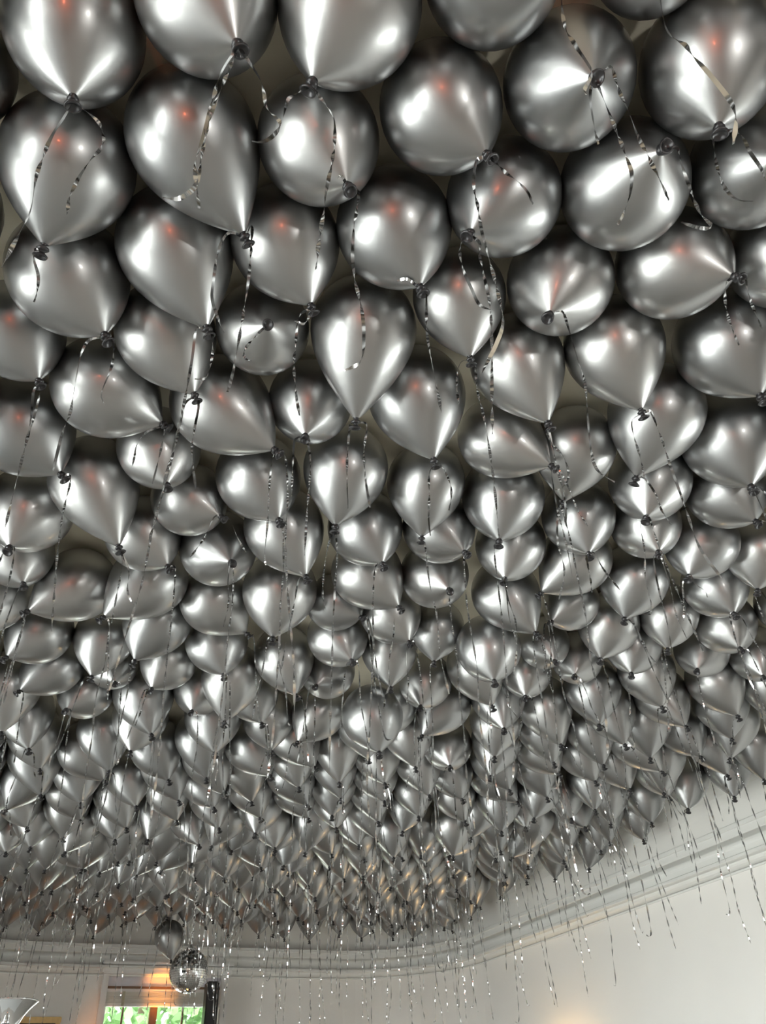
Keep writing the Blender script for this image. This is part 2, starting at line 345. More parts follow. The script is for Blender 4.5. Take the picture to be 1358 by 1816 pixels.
# ------------------------------------------------------------------ balloons
# every balloon that can be told apart: centre of its round part, half its width, its knot (pixels of the photograph)
HAND = [
 (137,72,121,134,192),(-62,130,104,-75,235),(363,20,126,415,103),(617,40,126,553,167),(872,-35,117,985,-25),(1013,133,117,1058,128),
 (1155,-60,102,1166,-18),(1268,115,121,1285,225),(780,185,109,860,264),(567,243,108,617,320),(115,290,117,72,433),(342,225,117,432,395),
 (1111,313,112,1177,250),(1328,300,105,1385,285),(897,350,100,840,410),(697,400,101,742,503),(996,494,94,978,551),(1190,470,96,1297,492),
 (1385,485,88,1420,565),(303,430,101,358,572),(120,492,105,183,597),(503,422,96,547,533),(466,583,82,473,577),(814,525,82,833,632),
 (645,585,93,632,742),(288,593,87,337,700),(25,590,84,65,677),(918,640,83,972,747),(1088,610,88,1136,722),(1290,600,92,1348,692),
 (175,678,90,276,742),(550,712,74,541,771),(738,700,87,768,812),(385,710,87,497,777),(1170,720,85,1135,835),(1312,760,84,1352,845),
 (1033,785,72,1010,907),(40,755,86,105,838),(885,775,72,975,825),(170,850,78,212,965),(272,798,72,285,862),(458,845,75,493,920),
 (613,830,75,595,930),(755,855,69,748,950),(335,885,65,406,893),(892,880,72,885,957),(1165,850,72,1160,915),(1285,868,68,1338,923),
 (45,895,76,8,962),(255,945,66,302,1000),(503,935,70,541,1020),(386,972,67,410,990),(647,935,66,677,998),(777,935,64,822,978),
 (905,965,62,895,1025),(1025,915,65,1043,980),(1145,920,62,1168,970),(1243,960,64,1222,1020),(1345,975,58,1345,1045),(45,985,62,55,1040),
 (130,1030,64,40,1077),(270,1030,65,190,1095),(500,1055,66,488,1137),(390,1060,60,462,1135),(770,1018,60,795,1045),(893,1055,60,945,1125),
 (1022,990,62,962,1050),(1123,1025,60,1108,1095),(650,1015,62,710,1072),(690,1085,54,722,1137),(577,1065,50,632,1072),(775,1112,48,770,1172),
 (280,1100,60,240,1170),(75,1120,56,17,1165),(182,1130,52,160,1198),(1012,1068,50,980,1102),(1080,1105,54,1067,1168),(1188,1085,52,1187,1147),
 (1268,1035,56,1302,1085),(1302,1100,54,1330,1145),(1378,1070,48,1385,1115),(868,1145,57,878,1203),(598,1125,54,622,1168),(690,1150,50,687,1218),
 (388,1145,54,400,1203),(500,1165,53,520,1233),(95,1180,51,35,1225),(300,1170,50,270,1220),(215,1190,43,218,1222),(185,1225,48,152,1258),
 (1120,1140,50,1118,1192),(965,1140,46,985,1172),(1245,1150,48,1238,1185),(1330,1165,48,1342,1205),(930,1190,46,930,1235),(1020,1165,46,1017,1196),
 (760,1205,48,752,1250),(580,1190,48,560,1215),(345,1225,46,330,1265),(420,1225,46,435,1277),(660,1270,54,672,1333),(480,1275,46,485,1335),
 (795,1320,44,800,1358),(300,1660,25,303,1702),
]

FAR = [  # smaller ones down the room: centre and knot only, all of the usual size
 (40,1305,44,1339),(55,1345,63,1375),(70,1380,78,1411),(128,1262,133,1283),(225,1298,209,1327),(200,1336,208,1364),(142,1345,190,1378),(250,1275,262,1311),
 (315,1240,309,1272),(372,1278,340,1309),(360,1345,368,1383),(290,1350,312,1390),(296,1385,317,1418),(140,1387,144,1418),(222,1385,233,1421),(205,1410,277,1420),
 (40,1437,49,1471),(128,1427,146,1459),(208,1440,221,1474),(318,1425,333,1458),(380,1443,392,1477),(388,1203,358,1234),(520,1218,557,1247),(575,1290,535,1324),
 (625,1315,635,1344),(510,1333,545,1362),(520,1367,529,1400),(585,1352,588,1397),(600,1387,610,1419),(665,1362,678,1397),(655,1397,670,1430),(660,1427,672,1456),
 (525,1397,556,1425),(430,1352,464,1387),(372,1380,397,1412),(380,1410,397,1443),(430,1422,447,1459),(600,1435,606,1467),(570,1442,582,1475),(640,1453,654,1486),
 (525,1430,548,1459),(765,1260,762,1294),(808,1288,768,1304),(835,1225,861,1259),(870,1266,879,1303),(880,1307,876,1344),(815,1350,830,1383),(725,1327,737,1364),
 (735,1350,762,1377),(730,1380,747,1412),(725,1416,733,1455),(720,1442,711,1475),(805,1387,825,1421),(795,1427,814,1459),(890,1340,881,1377),(880,1375,905,1406),
 (870,1405,917,1430),(960,1322,977,1361),(975,1288,998,1319),(970,1238,989,1269),(955,1358,993,1375),(950,1382,970,1417),(920,1437,926,1470),(850,1452,834,1486),
 (1060,1195,1064,1230),(1055,1262,1064,1302),(1150,1217,1173,1258),(1110,1280,1135,1316),(1180,1260,1219,1291),(1235,1200,1269,1230),(1285,1278,1301,1319),(1205,1315,1239,1341),
 (1150,1310,1157,1343),(1130,1352,1176,1375),(1280,1320,1275,1349),(1250,1347,1278,1378),(1285,1380,1297,1418),(1180,1370,1183,1405),(1220,1400,1225,1436),(1140,1422,1154,1462),
 (1120,1452,1136,1492),(1045,1403,1055,1440),(1095,1370,1123,1399),(1035,1365,1061,1390),(1040,1333,1060,1359),(1070,1430,1076,1464),(1010,1420,1026,1458),(1340,1345,1355,1386),
]
# ribbon tails that can be followed in the photograph, by balloon (pixels)
RIB = {
 0: [[(134,195),(112,210),(90,245),(65,310),(55,370),(35,412),(2,475)], [(137,194),(160,203),(178,222),(183,255),(160,285),(140,315),(124,350),(119,380)]],
 2: [[(412,104),(398,118),(385,150),(370,205),(355,260),(346,295),(350,340),(353,370)], [(418,104),(450,122),(465,150),(473,190),(497,218),(485,240),(465,252),(446,250)], [(408,108),(375,200),(358,270),(352,312),(340,338),(310,354),(288,350)]],
 3: [[(550,168),(515,172),(509,182),(505,195),(502,207)], [(556,168),(580,190),(592,212),(593,250),(588,290),(578,340),(573,380),(565,430),(560,478)]],
 4: [[(985,-10),(1000,40),(1020,80),(1040,110),(1050,132),(1036,158),(1040,168)]],
 5: [[(1062,128),(1080,118),(1088,130),(1095,155),(1115,200),(1130,240),(1150,280),(1170,320),(1186,355)], [(1056,131),(1047,160),(1048,190),(1055,230),(1061,256)], [(1060,132),(1080,200),(1100,250),(1115,290),(1120,310),(1117,345),(1105,380),(1095,398)]],
 6: [[(1166,-10),(1180,48),(1215,80),(1230,100),(1265,140),(1295,180),(1305,210),(1300,256)]],
 7: [[(1283,226),(1268,228),(1265,260),(1275,310),(1290,340),(1310,355),(1335,357)], [(1288,226),(1310,235),(1330,270),(1350,300),(1358,322)]],
 8: [[(857,266),(847,282),(841,305),(840,330),(848,370),(853,405),(862,440),(873,480),(883,520),(892,570),(880,610),(865,640),(850,672)], [(862,266),(874,284),(895,305),(915,320),(935,340),(945,362)]],
 9: [[(619,320),(634,335),(635,355),(628,402),(625,450),(630,500),(640,540),(645,590),(640,640),(610,657)], [(615,320),(605,312),(598,317)]],
 10: [[(70,434),(62,442),(60,460),(68,490),(65,520),(60,536)]],
 11: [[(430,397),(410,412),(395,425),(385,455),(378,500),(376,530),(385,560),(397,590)], [(434,396),(447,400),(440,500),(415,650),(403,695)]],
 12: [[(1178,252),(1200,262),(1208,290),(1222,330),(1240,375),(1262,402),(1240,404),(1208,394)]],
 14: [[(842,412),(850,430),(850,450),(858,490),(865,520),(870,560),(872,620),(872,700),(873,770)], [(837,411),(820,425),(815,446),(820,475),(835,510),(850,540),(876,552)]],
 15: [[(744,503),(756,510),(756,540),(757,590),(765,640),(775,690),(783,732)], [(740,502),(722,495),(704,498)]],
 16: [[(980,551),(996,552),(1010,590),(1025,640),(1037,680),(1042,740),(1048,800),(1060,835),(1090,855)]],
 17: [[(1299,491),(1312,488),(1322,495),(1325,515),(1335,545),(1352,585)], [(1295,494),(1288,500),(1286,540),(1295,575),(1310,612)]],
 19: [[(356,573),(349,582),(340,640),(325,720),(305,800),(285,880)], [(360,572),(370,577),(377,600),(375,640),(365,670),(345,672)]],
 20: [[(181,598),(160,602),(145,625),(135,670),(125,730),(110,770),(94,835)], [(185,598),(198,604),(202,618),(198,650),(182,690),(180,705),(186,719)]],
 21: [[(548,534),(553,550),(540,574),(522,569)], [(545,535),(531,560),(524,610),(521,650),(525,700),(531,737)]],
 22: [[(472,579),(455,594),(436,616),(432,630),(438,638),(446,640)]],
 23: [[(835,633),(842,645),(846,690),(860,750),(875,850),(885,955)], [(831,633),(820,640),(812,655),(810,690),(815,722)]],
 24: [[(630,743),(622,750),(617,790),(615,840),(617,902)], [(635,743),(648,750),(650,765),(645,800),(648,850),(656,900)]],
 25: [[(335,701),(328,715),(318,760),(300,830),(280,900),(264,962)], [(339,701),(350,705),(352,722),(345,760),(340,800),(347,866)]],
 26: [[(64,678),(60,692),(55,740),(45,790),(30,850),(9,935)], [(67,678),(70,700),(60,740),(45,790)]],
 27: [[(972,748),(968,765),(982,790),(1000,812),(1008,845),(995,866),(983,868)], [(974,748),(975,770),(985,820),(1000,880),(1004,930)]],
 28: [[(1134,723),(1121,745),(1123,770),(1135,810),(1142,845)], [(1139,722),(1152,728),(1170,770),(1190,830),(1215,900),(1240,970),(1280,1026)]],
 30: [[(273,743),(262,765),(243,788),(238,812),(233,830)], [(279,742),(293,752),(290,775),(280,820),(270,858)]],
 31: [[(542,772),(549,800),(550,840),(545,900),(540,985)], [(538,772),(523,780),(519,830),(517,880)]],
 32: [[(767,813),(761,840),(761,880),(760,920),(763,950)], [(770,813),(785,830),(798,858),(800,880),(796,905)]],
 39: [[(213,966),(217,990),(214,1020),(206,1060),(198,1105)], [(215,966),(228,1010),(226,1045),(232,1065),(243,1077)]],
 42: [[(593,931),(584,960),(576,1000),(572,1050),(577,1082)], [(597,931),(598,980),(594,1040),(590,1120),(588,1200),(585,1300),(584,1380)]],
}
R_MIN, R_MAX = 0.118, 0.158
def place(cx_, cy_, r_, low=None):
    d = ray(cx_, cy_); d = d / np.linalg.norm(d); fz = F / math.hypot(F, math.hypot(cx_ - PX, cy_ - PY))
    t = (1.76) / d[2]
    for _ in range(12):
        R = r_ * t * fz / F; Rk = min(max(R, R_MIN), R_MAX); t = (ZC - 1.03 * Rk - 0.004 - CAM[2]) / d[2]
    t2 = Rk * F / (r_ * fz)                                  # never above the ceiling; a small one hangs nearer
    t = min(t, t2) if R > R_MAX else t
    return CAM + d * t, Rk
def axis_to(c, R, kx, ky):
    """direction from the balloon's middle to its knot, and the length of its neck in radii"""
    d = ray(kx, ky); d = d / np.linalg.norm(d); tm = np.dot(c - CAM, d); p = CAM + d * tm; perp = np.linalg.norm(p - c) / R
    L = min([1.34, 1.46, 1.6, 1.75], key=lambda q: (q < perp * 1.04, q))
    if perp >= L: v = p - c
    else: v = p - d * math.sqrt(L * L - perp * perp) * R - c
    v = v / np.linalg.norm(v)
    return v, L
B = []                                                       # dict(c, R, a, L, hand)
for i, (bx, by, br, kx, ky) in enumerate(HAND):
    if i == len(HAND) - 1:                                   # the pale balloon that sags by the far window
        c = on_y(bx, by, 8.05); R = br * proj(c)[2] / F
    elif i in (81, 100):                                     # two that hang below the others
        R = 0.142; d = ray(bx, by); c = CAM + d * (R / br)
    else: c, R = place(bx, by, br)
    a, L = axis_to(c, R, kx, ky)
    B.append(dict(c=c, R=R, a=a, L=L, hand=i))
pale = B.pop()
for bx, by, kx, ky in FAR:
    R = float(rng.uniform(.142, .152)); L = float(rng.choice([1.46, 1.6])); q = on_z(kx, ky, 3.07); h = q[:2] - CAM[:2]; dep = proj(q)[2]; h = h / np.linalg.norm(h)
    lean = (kx - bx - 52 * (kx - 590) / (ky + 790)) / (1.33 * R * F / dep); lean = max(-.75, min(.75, lean))     # how far it leans sideways
    a = np.array([h[1] * lean, -h[0] * lean, -1.0]) - np.array([h[0], h[1], 0]) * float(rng.normal(.08, .14)); a /= np.linalg.norm(a)
    K = on_z(kx, ky, ZC - 1.03 * R - .004 + a[2] * (L + .1) * R); c = K - a * (L + .1) * R
    if min(np.linalg.norm(c[:2] - b['c'][:2]) for b in B) < 0.15: continue
    B.append(dict(c=c, R=R, a=a, L=L, hand=-1))
B.append(pale)
nh = len(B)
# the rest of the canopy: fill the ceiling up to the walls and let neighbours push each other apart
XA, XB, YA, YB = -1.05, 4.02, -0.6, 8.40
SP = 0.298
P = []
for r_ in range(int((YB - YA) / (SP * 0.866)) + 1):
    for q in range(int((XB - XA) / SP) + 1):
        P.append((XA + (q + 0.5 * (r_ % 2)) * SP + rng.normal() * .06, YA + r_ * SP * 0.866 + rng.normal() * .06))
P = np.array([p for p in P if p[0] < XB])
fixed = np.array([b['c'][:2] for b in B[:-1]])
P = P[np.min(np.linalg.norm(P[:, None] - fixed[None], axis=2), axis=1) > 0.22]
for it in range(26):
    A = np.vstack([P, fixed]); D = P[:, None] - A[None]; dist = np.linalg.norm(D, axis=2); dist[dist < 1e-9] = 9
    push = np.clip(0.302 - dist, 0, None); P = P + np.sum(D / dist[..., None] * push[..., None], axis=1) * 0.22
    P[:, 0] = np.clip(P[:, 0], XA, XB); P[:, 1] = np.clip(P[:, 1], YA, YB)
    ca = P - np.array([X1 - RC, Y1 - RC]); cb = P - np.array([X0 + RL, Y1 - RL])            # keep inside the rounded corners
    for cc, sgn, rc, ctr in ((ca, 1, RC, (X1 - RC, Y1 - RC)), (cb, -1, RL, (X0 + RL, Y1 - RL))):
        L_ = np.linalg.norm(cc, axis=1); bad = (cc[:, 0] * sgn > 0) & (cc[:, 1] > 0) & (L_ > rc - 0.30)
        P[bad] = np.array(ctr) + cc[bad] / L_[bad][:, None] * (rc - 0.30)
keep = np.min(np.linalg.norm(P[:, None] - fixed[None], axis=2), axis=1) > 0.235
P = P[keep]
for x, y in P:
    R = float(rng.uniform(.140, .156)); sag = float(rng.choice([0, 0, 0, 0.02, 0.05]))
    c = np.array([x, y, ZC - 1.03 * R - 0.004 - sag]); u, v, dpt = proj(c)
    inside = dpt > 0 and -60 < u < 1418 and -60 < v < 1900
    m_ = 0.14 * F / max(dpt, .1)
    if dpt > 0 and -m_ * .5 < u < 1358 + m_ * .5 and -m_ * .5 < v < 930: continue             # that part is placed one by one above
    t = rng.normal(0, .22, 2); a = np.array([t[0], t[1], -1]); a /= np.linalg.norm(a)
    B.append(dict(c=c, R=R, a=a, L=float(rng.choice([1.46, 1.46, 1.6])), hand=None))
pale_i = next(i for i, b in enumerate(B) if b['hand'] == len(HAND) - 1)
MBXY = on_y(335, 1722, 6.95)[:2]                             # the mirror ball's chain and motor come down between the balloons
C0 = np.array([b['c'] for b in B]); R_ = np.array([b['R'] for b in B])
WT = np.array([0.0 if i == pale_i else (0.45 if b['hand'] is not None and b['hand'] >= 0 else 1.0) for i, b in enumerate(B)])
CC = C0.copy()
for it in range(220):
    D = CC[:, None] - CC[None]; dist = np.linalg.norm(D, axis=2); dist[dist < 1e-9] = 9; D[..., 2] = 0
    ov = np.clip(0.992 * (R_[:, None] + R_[None]) - dist, 0, None); mv = np.sum(D / dist[..., None] * ov[..., None], axis=1) * 0.25
    cm = CC[:, :2] - MBXY; dm = np.linalg.norm(cm, axis=1); mv[:, :2] += cm / dm[:, None] * np.clip(0.185 - dm, 0, None)[:, None] * 0.8
    CC = CC + mv * WT[:, None]
    CC[:, 0] = np.minimum(CC[:, 0], 4.10); CC[:, 1] = np.minimum(CC[:, 1], 8.46)
CC[pale_i] = C0[pale_i]
for b, c in zip(B, CC): b['c'] = c
# whatever still finds no room among those followed in the photograph is left out
for _ in range(40):
    C_ = np.array([b['c'] for b in B]); R_ = np.array([b['R'] for b in B]); dd = np.linalg.norm(C_[:, None] - C_[None], axis=2) / (R_[:, None] + R_[None]); np.fill_diagonal(dd, 9)
    loose = [(dd[i].min(), i) for i, b in enumerate(B) if b['hand'] is None and dd[i].min() < 0.955]
    if not loose: break
    B.pop(min(loose)[1])
def in_view(b):
    u, v, dpt = proj(b['c']); r_ = b['R'] * F / max(dpt, .05)
    return dpt > 0.1 and -r_ < u < 1358 + r_ and -r_ < v < 1816 + r_
def near_view(b):
    u, v, dpt = proj(b['c']); return dpt > 0.1 and -520 < u < 1358 + 520 and -420 < v < 1816
seen = [b for b in B if in_view(b)]
rest_out = [b for b in B if not in_view(b) and near_view(b)]
seen.sort(key=lambda b: (b['hand'] is None, proj(b['c'])[2]))
singles, rest = seen[:300], seen[300:] + rest_out

def profile(L, n_up, n_lo):
    up = [(math.sin(t), 1.03 * math.cos(t)) for t in np.linspace(0, math.pi / 2, n_up)]
    up[0] = (0, 1.03)
    P0, P1, P2, P3 = np.array([1, 0]), np.array([1, -.66 - .06 * (L - 1.34)]), np.array([.43 - .30 * (L - 1.34), -(L - .30)]), np.array([.062, -L])
    lo = []
    for s in np.linspace(0, 1, n_lo)[1:]:
        q = (1 - s) ** 3 * P0 + 3 * (1 - s) ** 2 * s * P1 + 3 * (1 - s) * s * s * P2 + s ** 3 * P3; lo.append((q[0], q[1]))
    return up + lo
def body_mesh(L, seg, n_up, n_lo):
    V, Fc = lathe_data(profile(L, n_up, n_lo), seg)
    return mesh_from('balloon_body', V, [f[::-1] for f in Fc], M['balloon'], True)
LV = [1.34, 1.46, 1.6, 1.75]
BODY = {L: body_mesh(L, 40, 16, 22) for L in LV}
def knot_geo(seg):
    """the tied neck: a pinched tail, the lump of the knot and the rolled lip hanging open below it (unit: balloon radius)"""
    pr = [(.064, .03), (.050, -.01), (.046, -.03), (.080, -.055), (.092, -.085), (.072, -.115), (.045, -.125), (.052, -.15), (.088, -.185), (.112, -.20), (.118, -.215), (.108, -.228), (.090, -.222), (.060, -.19), (0.0, -.17)]
    return lathe_data(pr, seg)
kv, kf = knot_geo(14)
kv = [(x * (1 + .18 * math.sin(3 * z * 20 + x * 9)), y * (1 - .12 * math.sin(z * 40)), z) for x, y, z in kv]
KNOT = mesh_from('balloon_knot', kv, [f[::-1] for f in kf], M['knot'], True)
def strip(path, width, tw0, rate, n, wob=0.0, seed=0):
    """a flat ribbon along a path, turning about its own length"""
    Q, ln = catmull(path, n); T = np.gradient(Q, axis=0); T /= np.linalg.norm(T, axis=1)[:, None] + 1e-9
    V, Fc = [], []; ref = np.array([0.31, 0.95, 0.05])
    for i, (q, t) in enumerate(zip(Q, T)):
        s = ln * i / (n - 1); ang = tw0 + rate * s + wob * math.sin(s * 23 + seed)
        e = np.cross(t, ref); e /= np.linalg.norm(e) + 1e-9; h = np.cross(t, e)
        wv = (e * math.cos(ang) + h * math.sin(ang)) * width / 2 * (1 if i < n - 2 else .55)
        V += [q - wv, q + wv]
        if i: k_ = 2 * i; Fc.append((k_ - 2, k_ - 1, k_ + 1, k_))
    return V, Fc
def hang_path(seed, length):
    rr = np.random.default_rng(seed); az = rr.uniform(0, 6.28); o = np.array([math.cos(az), math.sin(az), 0]); az2 = az + rr.normal(0, .8); o2 = np.array([math.cos(az2), math.sin(az2), 0])
    pts = [np.zeros(3), o * .012 + np.array([0, 0, .004]), o * .030 + np.array([0, 0, -.012])]
    n = max(3, int(length / .13))
    for i in range(1, n + 1):
        s = i / n; pts.append(o * (.034 + .03 * s) + o2 * .03 * s * s * rr.uniform(.2, 1.3) + rr.normal(0, .0035, 3) * np.array([1, 1, 0]) + np.array([0, 0, -.02 - length * s]))
    if rr.random() < .3:                                    # the end still curls
        c = o2 * rr.uniform(.008, .02); e = pts[-1]; pts.append(e + c + np.array([0, 0, -.035])); pts.append(e + 2.3 * c + np.array([0, 0, -.030]))
    return pts
RW = 0.0068
LONG = []; SHORT = []
for k_ in range(18):
    ln = float(rng.uniform(.42, .92)); V, Fc = strip(hang_path(100 + k_, ln), RW, rng.uniform(0, 6), rng.choice([-1, 1]) * rng.uniform(22, 50), int(ln * 85) + 8, .6, k_)
    LONG.append(mesh_from('ribbon', V, Fc, M['ribbon'], True))
for k_ in range(14):
    ln = float(rng.uniform(.12, .38)); V, Fc = strip(hang_path(300 + k_, ln), RW, rng.uniform(0, 6), rng.choice([-1, 1]) * rng.uniform(15, 45), int(ln * 90) + 12, .8, k_)
    SHORT.append(mesh_from('ribbon', V, Fc, M['ribbon'], True))
PROF = {L: np.array(sorted((-z, r_) for r_, z in profile(L, 16, 22))) for L in LV}
def in_body(p, b, pad=0.0):
    """whether points lie inside a balloon's skin (grown by pad)"""
    v = np.asarray(p) - b['c']; s_ = v @ b['a'] / b['R']; r_ = np.linalg.norm(v - np.outer(v @ b['a'], b['a']), axis=1) / b['R']
    pf = PROF[b['L']]; return r_ < np.interp(s_, pf[:, 0], pf[:, 1], left=-1, right=-1) + pad / b['R'] * (np.interp(s_, pf[:, 0], pf[:, 1], left=-1, right=-1) > 0)
ALLB = singles + rest
CALL = np.array([b['c'] for b in ALLB])
for i, b in enumerate(ALLB):                                 # a neck that would poke into a neighbour swings clear of it
    nb_ = [ALLB[j] for j in np.nonzero(np.linalg.norm(CALL - b['c'], axis=1) < .55)[0] if j != i]; a0 = b['a']
    for t_ in np.linspace(0, 1, 11):
        a = a0 * (1 - t_) + np.array([0, 0, -1.0]) * t_; a /= np.linalg.norm(a)
        st_ = np.linspace(.6, b['L'] + .25, 12); pts = b['c'] + np.outer(st_ * b['R'], a); pad_ = np.maximum(.022, .85 * b['R'] * np.interp(st_, PROF[b['L']][:, 0], PROF[b['L']][:, 1], right=0))
        if not any(in_body(pts, o, pad_).any() for o in nb_): break
    b['a'] = a
def clear_of(pts, step=0.008):
    """ribbon points that fall inside a balloon come forward along the line of sight until they lie on its skin"""
    pts = [np.array(p) for p in pts]
    for k_ in range(1, len(pts)):
        nb_ = [ALLB[j] for j in np.nonzero(np.linalg.norm(CALL - pts[k_], axis=1) < .30)[0]]; d = CAM - pts[k_]; d = d / np.linalg.norm(d)
        for _ in range(60):
            if not any(in_body(pts[k_][None], o, 0.006)[0] for o in nb_): break
            pts[k_] = pts[k_] + d * step
    return pts
def orient(a, spin): return Vector(a).to_track_quat('-Z', 'Y') @ Quaternion((0, 0, 1), spin)
SPECIAL = {
 24: 'long-necked drooping silver balloon whose knot hangs lowest among its neighbours, two tails below',
 22: 'silver balloon seen straight onto its knot, with one short hooked ribbon tail',
 44: 'tipped silver balloon lying nearly on its side, knot pointing at its neighbour',
 81: 'silver balloon hanging low out of the canopy with its knot turned outwards',
 100: 'silver balloon hanging well below the canopy on a short neck',
 103: 'silver balloon sagging beneath the canopy behind the mirror ball',
}
SHAPE = {1.34: 'round', 1.46: 'plump', 1.6: 'pear-shaped', 1.75: 'long-necked'}
def lean_words(a):
    if a[2] < -0.955: return 'hanging straight'
    if abs(a[1]) > abs(a[0]): return 'knot towards the window wall' if a[1] > 0 else 'knot away from the window wall'
    return 'knot towards the plain wall' if a[0] > 0 else 'knot away from the plain wall'
def balloon_label(b, tails):
    if b['hand'] in SPECIAL and b['hand'] is not None: return SPECIAL[b['hand']], None
    at = ''; grp = 'silver balloons filling the ceiling'
    if b['c'][0] > 3.72: at = ' at the plain wall cornice'; grp = 'silver balloons along the plain wall cornice'
    elif b['c'][1] > 8.05: at = ' at the window wall cornice'; grp = 'silver balloons along the window wall cornice'
    elif b['R'] > .152: at = ', large'
    elif b['R'] < .135: at = ', small'
    if 'cornice' in at: return '%s silver balloon%s, %s' % (SHAPE[b['L']], at, lean_words(b['a'])), grp
    return '%s silver balloon%s, %s, %s' % (SHAPE[b['L']], at, lean_words(b['a']), tails), grp
def pixel_ribbon(pix, K):
    """a tail followed in the photograph, hanging in the upright plane through its knot"""
    nrm = np.array([K[0] - CAM[0], K[1] - CAM[1], 0.0]); nrm /= np.linalg.norm(nrm); pts = [K]
    for px, py in pix[1:]:
        d = ray(px, py); den = np.dot(d, nrm)
        pts.append(CAM + d * np.dot(K - CAM, nrm) / den)
    return pts
def tail_words(kinds):
    n_l, n_s = kinds.count('l'), kinds.count('s')
    if n_l and n_s: return 'long and short ribbon tails' if n_l + n_s == 2 else 'three ribbon tails'
    if n_l + n_s == 3: return 'three ribbon tails'
    w_ = 'long' if n_l else 'short'
    return ('two %s ribbon tails' if n_l + n_s > 1 else 'one %s ribbon tail') % w_
for i, b in enumerate(singles):
    R = b['R']; c = b['c']; K = c + b['a'] * (b['L'] + .10) * R; tails = []
    if b['hand'] in RIB:
        for pth in RIB[b['hand']]:
            pts = clear_of(catmull(pixel_ribbon(pth, K), 4 * len(pth))[0]); ln = float(np.sum(np.linalg.norm(np.diff(pts, axis=0), axis=1)))
            V, Fc = strip([p - c for p in pts], RW, random.uniform(0, 6), random.choice([-1, 1]) * random.uniform(15, 38), max(16, int(ln * 110)), .9, i)
            tails.append(('l' if ln > .4 else 's', mesh_from('ribbon', V, Fc, M['ribbon'], True), None))
    else:
        k_ = 'l' if random.random() < .55 else 's'; tails.append((k_, random.choice(LONG if k_ == 'l' else SHORT), random.uniform(0, 6.28)))
        if random.random() < .5: tails.append(('s', random.choice(SHORT), random.uniform(0, 6.28)))
    lab, grp = balloon_label(b, tail_words([t_[0] for t_ in tails]))
    t = thing('balloon', lab, 'balloon', tuple(c), grp); q = orient(b['a'], random.uniform(0, 6.28))
    bme = BODY[b['L']]
    o = link('body', bme, t); o.rotation_mode = 'QUATERNION'; o.rotation_quaternion = q; o.scale = (R * random.uniform(.985, 1.015), R * random.uniform(.985, 1.015), R)
    kn = link('knot', KNOT, t, loc=tuple(b['a'] * b['L'] * R)); kn.rotation_mode = 'QUATERNION'; kn.rotation_quaternion = q; kn.scale = (R * .95,) * 3
    for k_, me, rz in tails:
        o = link('ribbon', me, t)
        if rz is not None: o.location = tuple(K - c); o.rotation_euler = (0, 0, rz)
# beyond the three hundred that show largest: one mass
LOWB = {L: lathe_data(profile(L, 9, 13), 22) for L in LV}
kl = knot_geo(8)
BV, BF, KV, KF, RV, RF = [], [], [], [], [], []
def add(V, Fc, VV, FF, mtx):
    o = len(VV); A = np.asarray(V) @ mtx[0].T + mtx[1]; VV += [tuple(v) for v in A]; FF += [tuple(i + o for i in f) for f in Fc]
def rmesh(me): return [tuple(v.co) for v in me.vertices], [tuple(p.vertices) for p in me.polygons]
LGEO = [rmesh(m_) for m_ in LONG]; SGEO = [rmesh(m_) for m_ in SHORT]
for b in rest:
    q = np.array(orient(b['a'], random.uniform(0, 6.28)).to_matrix()) * b['R']; V, Fc = LOWB[b['L']]
    add(V, [f[::-1] for f in Fc], BV, BF, (q, b['c'])); K0 = b['c'] + b['a'] * b['L'] * b['R']; add(kl[0], [f[::-1] for f in kl[1]], KV, KF, (q * .95, K0))
    K = b['c'] + b['a'] * (b['L'] + .1) * b['R']
    for G, pr_ in ((LGEO, .62), (SGEO, .5)):
        if random.random() < pr_:
            an = random.uniform(0, 6.28); rz = np.array([[math.cos(an), -math.sin(an), 0], [math.sin(an), math.cos(an), 0], [0, 0, 1]]); V, Fc = random.choice(G); add(V, Fc, RV, RF, (rz, K))
bmass = link('balloon_mass', mesh_from('balloon_mass', BV, BF, M['balloon'], True))
tag(bmass, 'farthest silver balloons massed at the end of the canopy towards the window wall', 'balloons', None, 'stuff')
tag(link('knots', mesh_from('knots', KV, KF, M['knot'], True), bmass), kind='stuff')
tag(link('ribbons', mesh_from('ribbons', RV, RF, M['ribbon'], True), bmass), kind='stuff')
print('BALLOONS hand', nh, 'seen', len(seen), 'rest_out', len(rest_out), 'R', min(b['R'] for b in B), max(b['R'] for b in B))

# ------------------------------------------------------------------ mirror ball
mc = on_y(335, 1722, 6.95); mR = 34 * proj(mc)[2] / F
mb = thing('mirror_ball', 'mirror-tiled disco ball hanging on a chain in front of the window', 'disco ball', tuple(mc))
lathe('core', [(0, mR * .975)] + [(mR * .975 * math.sin(t), mR * .975 * math.cos(t)) for t in np.linspace(.15, math.pi - .15, 22)] + [(0, -mR * .975)], 32, M['grout'], mb)
bm = bmesh.new(); nl = 30
for i in range(nl):
    t0, t1 = math.pi * (i + .06) / nl, math.pi * (i + .94) / nl; n = max(4, int(2 * nl * math.sin((t0 + t1) / 2)))
    for j in range(n):
        p0, p1 = 2 * math.pi * (j + .06) / n, 2 * math.pi * (j + .94) / n; tl = rng.normal(0, .012, 2)
        q = []
        for tt, pp in ((t0, p0), (t1, p0), (t1, p1), (t0, p1)):
            rr_ = mR * (1 + tl[0] * (tt - (t0 + t1) / 2) * 3 + tl[1] * (pp - (p0 + p1) / 2) * 3)
            q.append(bm.verts.new((rr_ * math.sin(tt) * math.cos(pp), rr_ * math.sin(tt) * math.sin(pp), rr_ * math.cos(tt))))
        bm.faces.new(q)
tl_ = link('mirror_tiles', bm_mesh(bm, 'mirror_tiles', M['mirror'], recalc=False), mb); tag(tl_, kind='stuff')
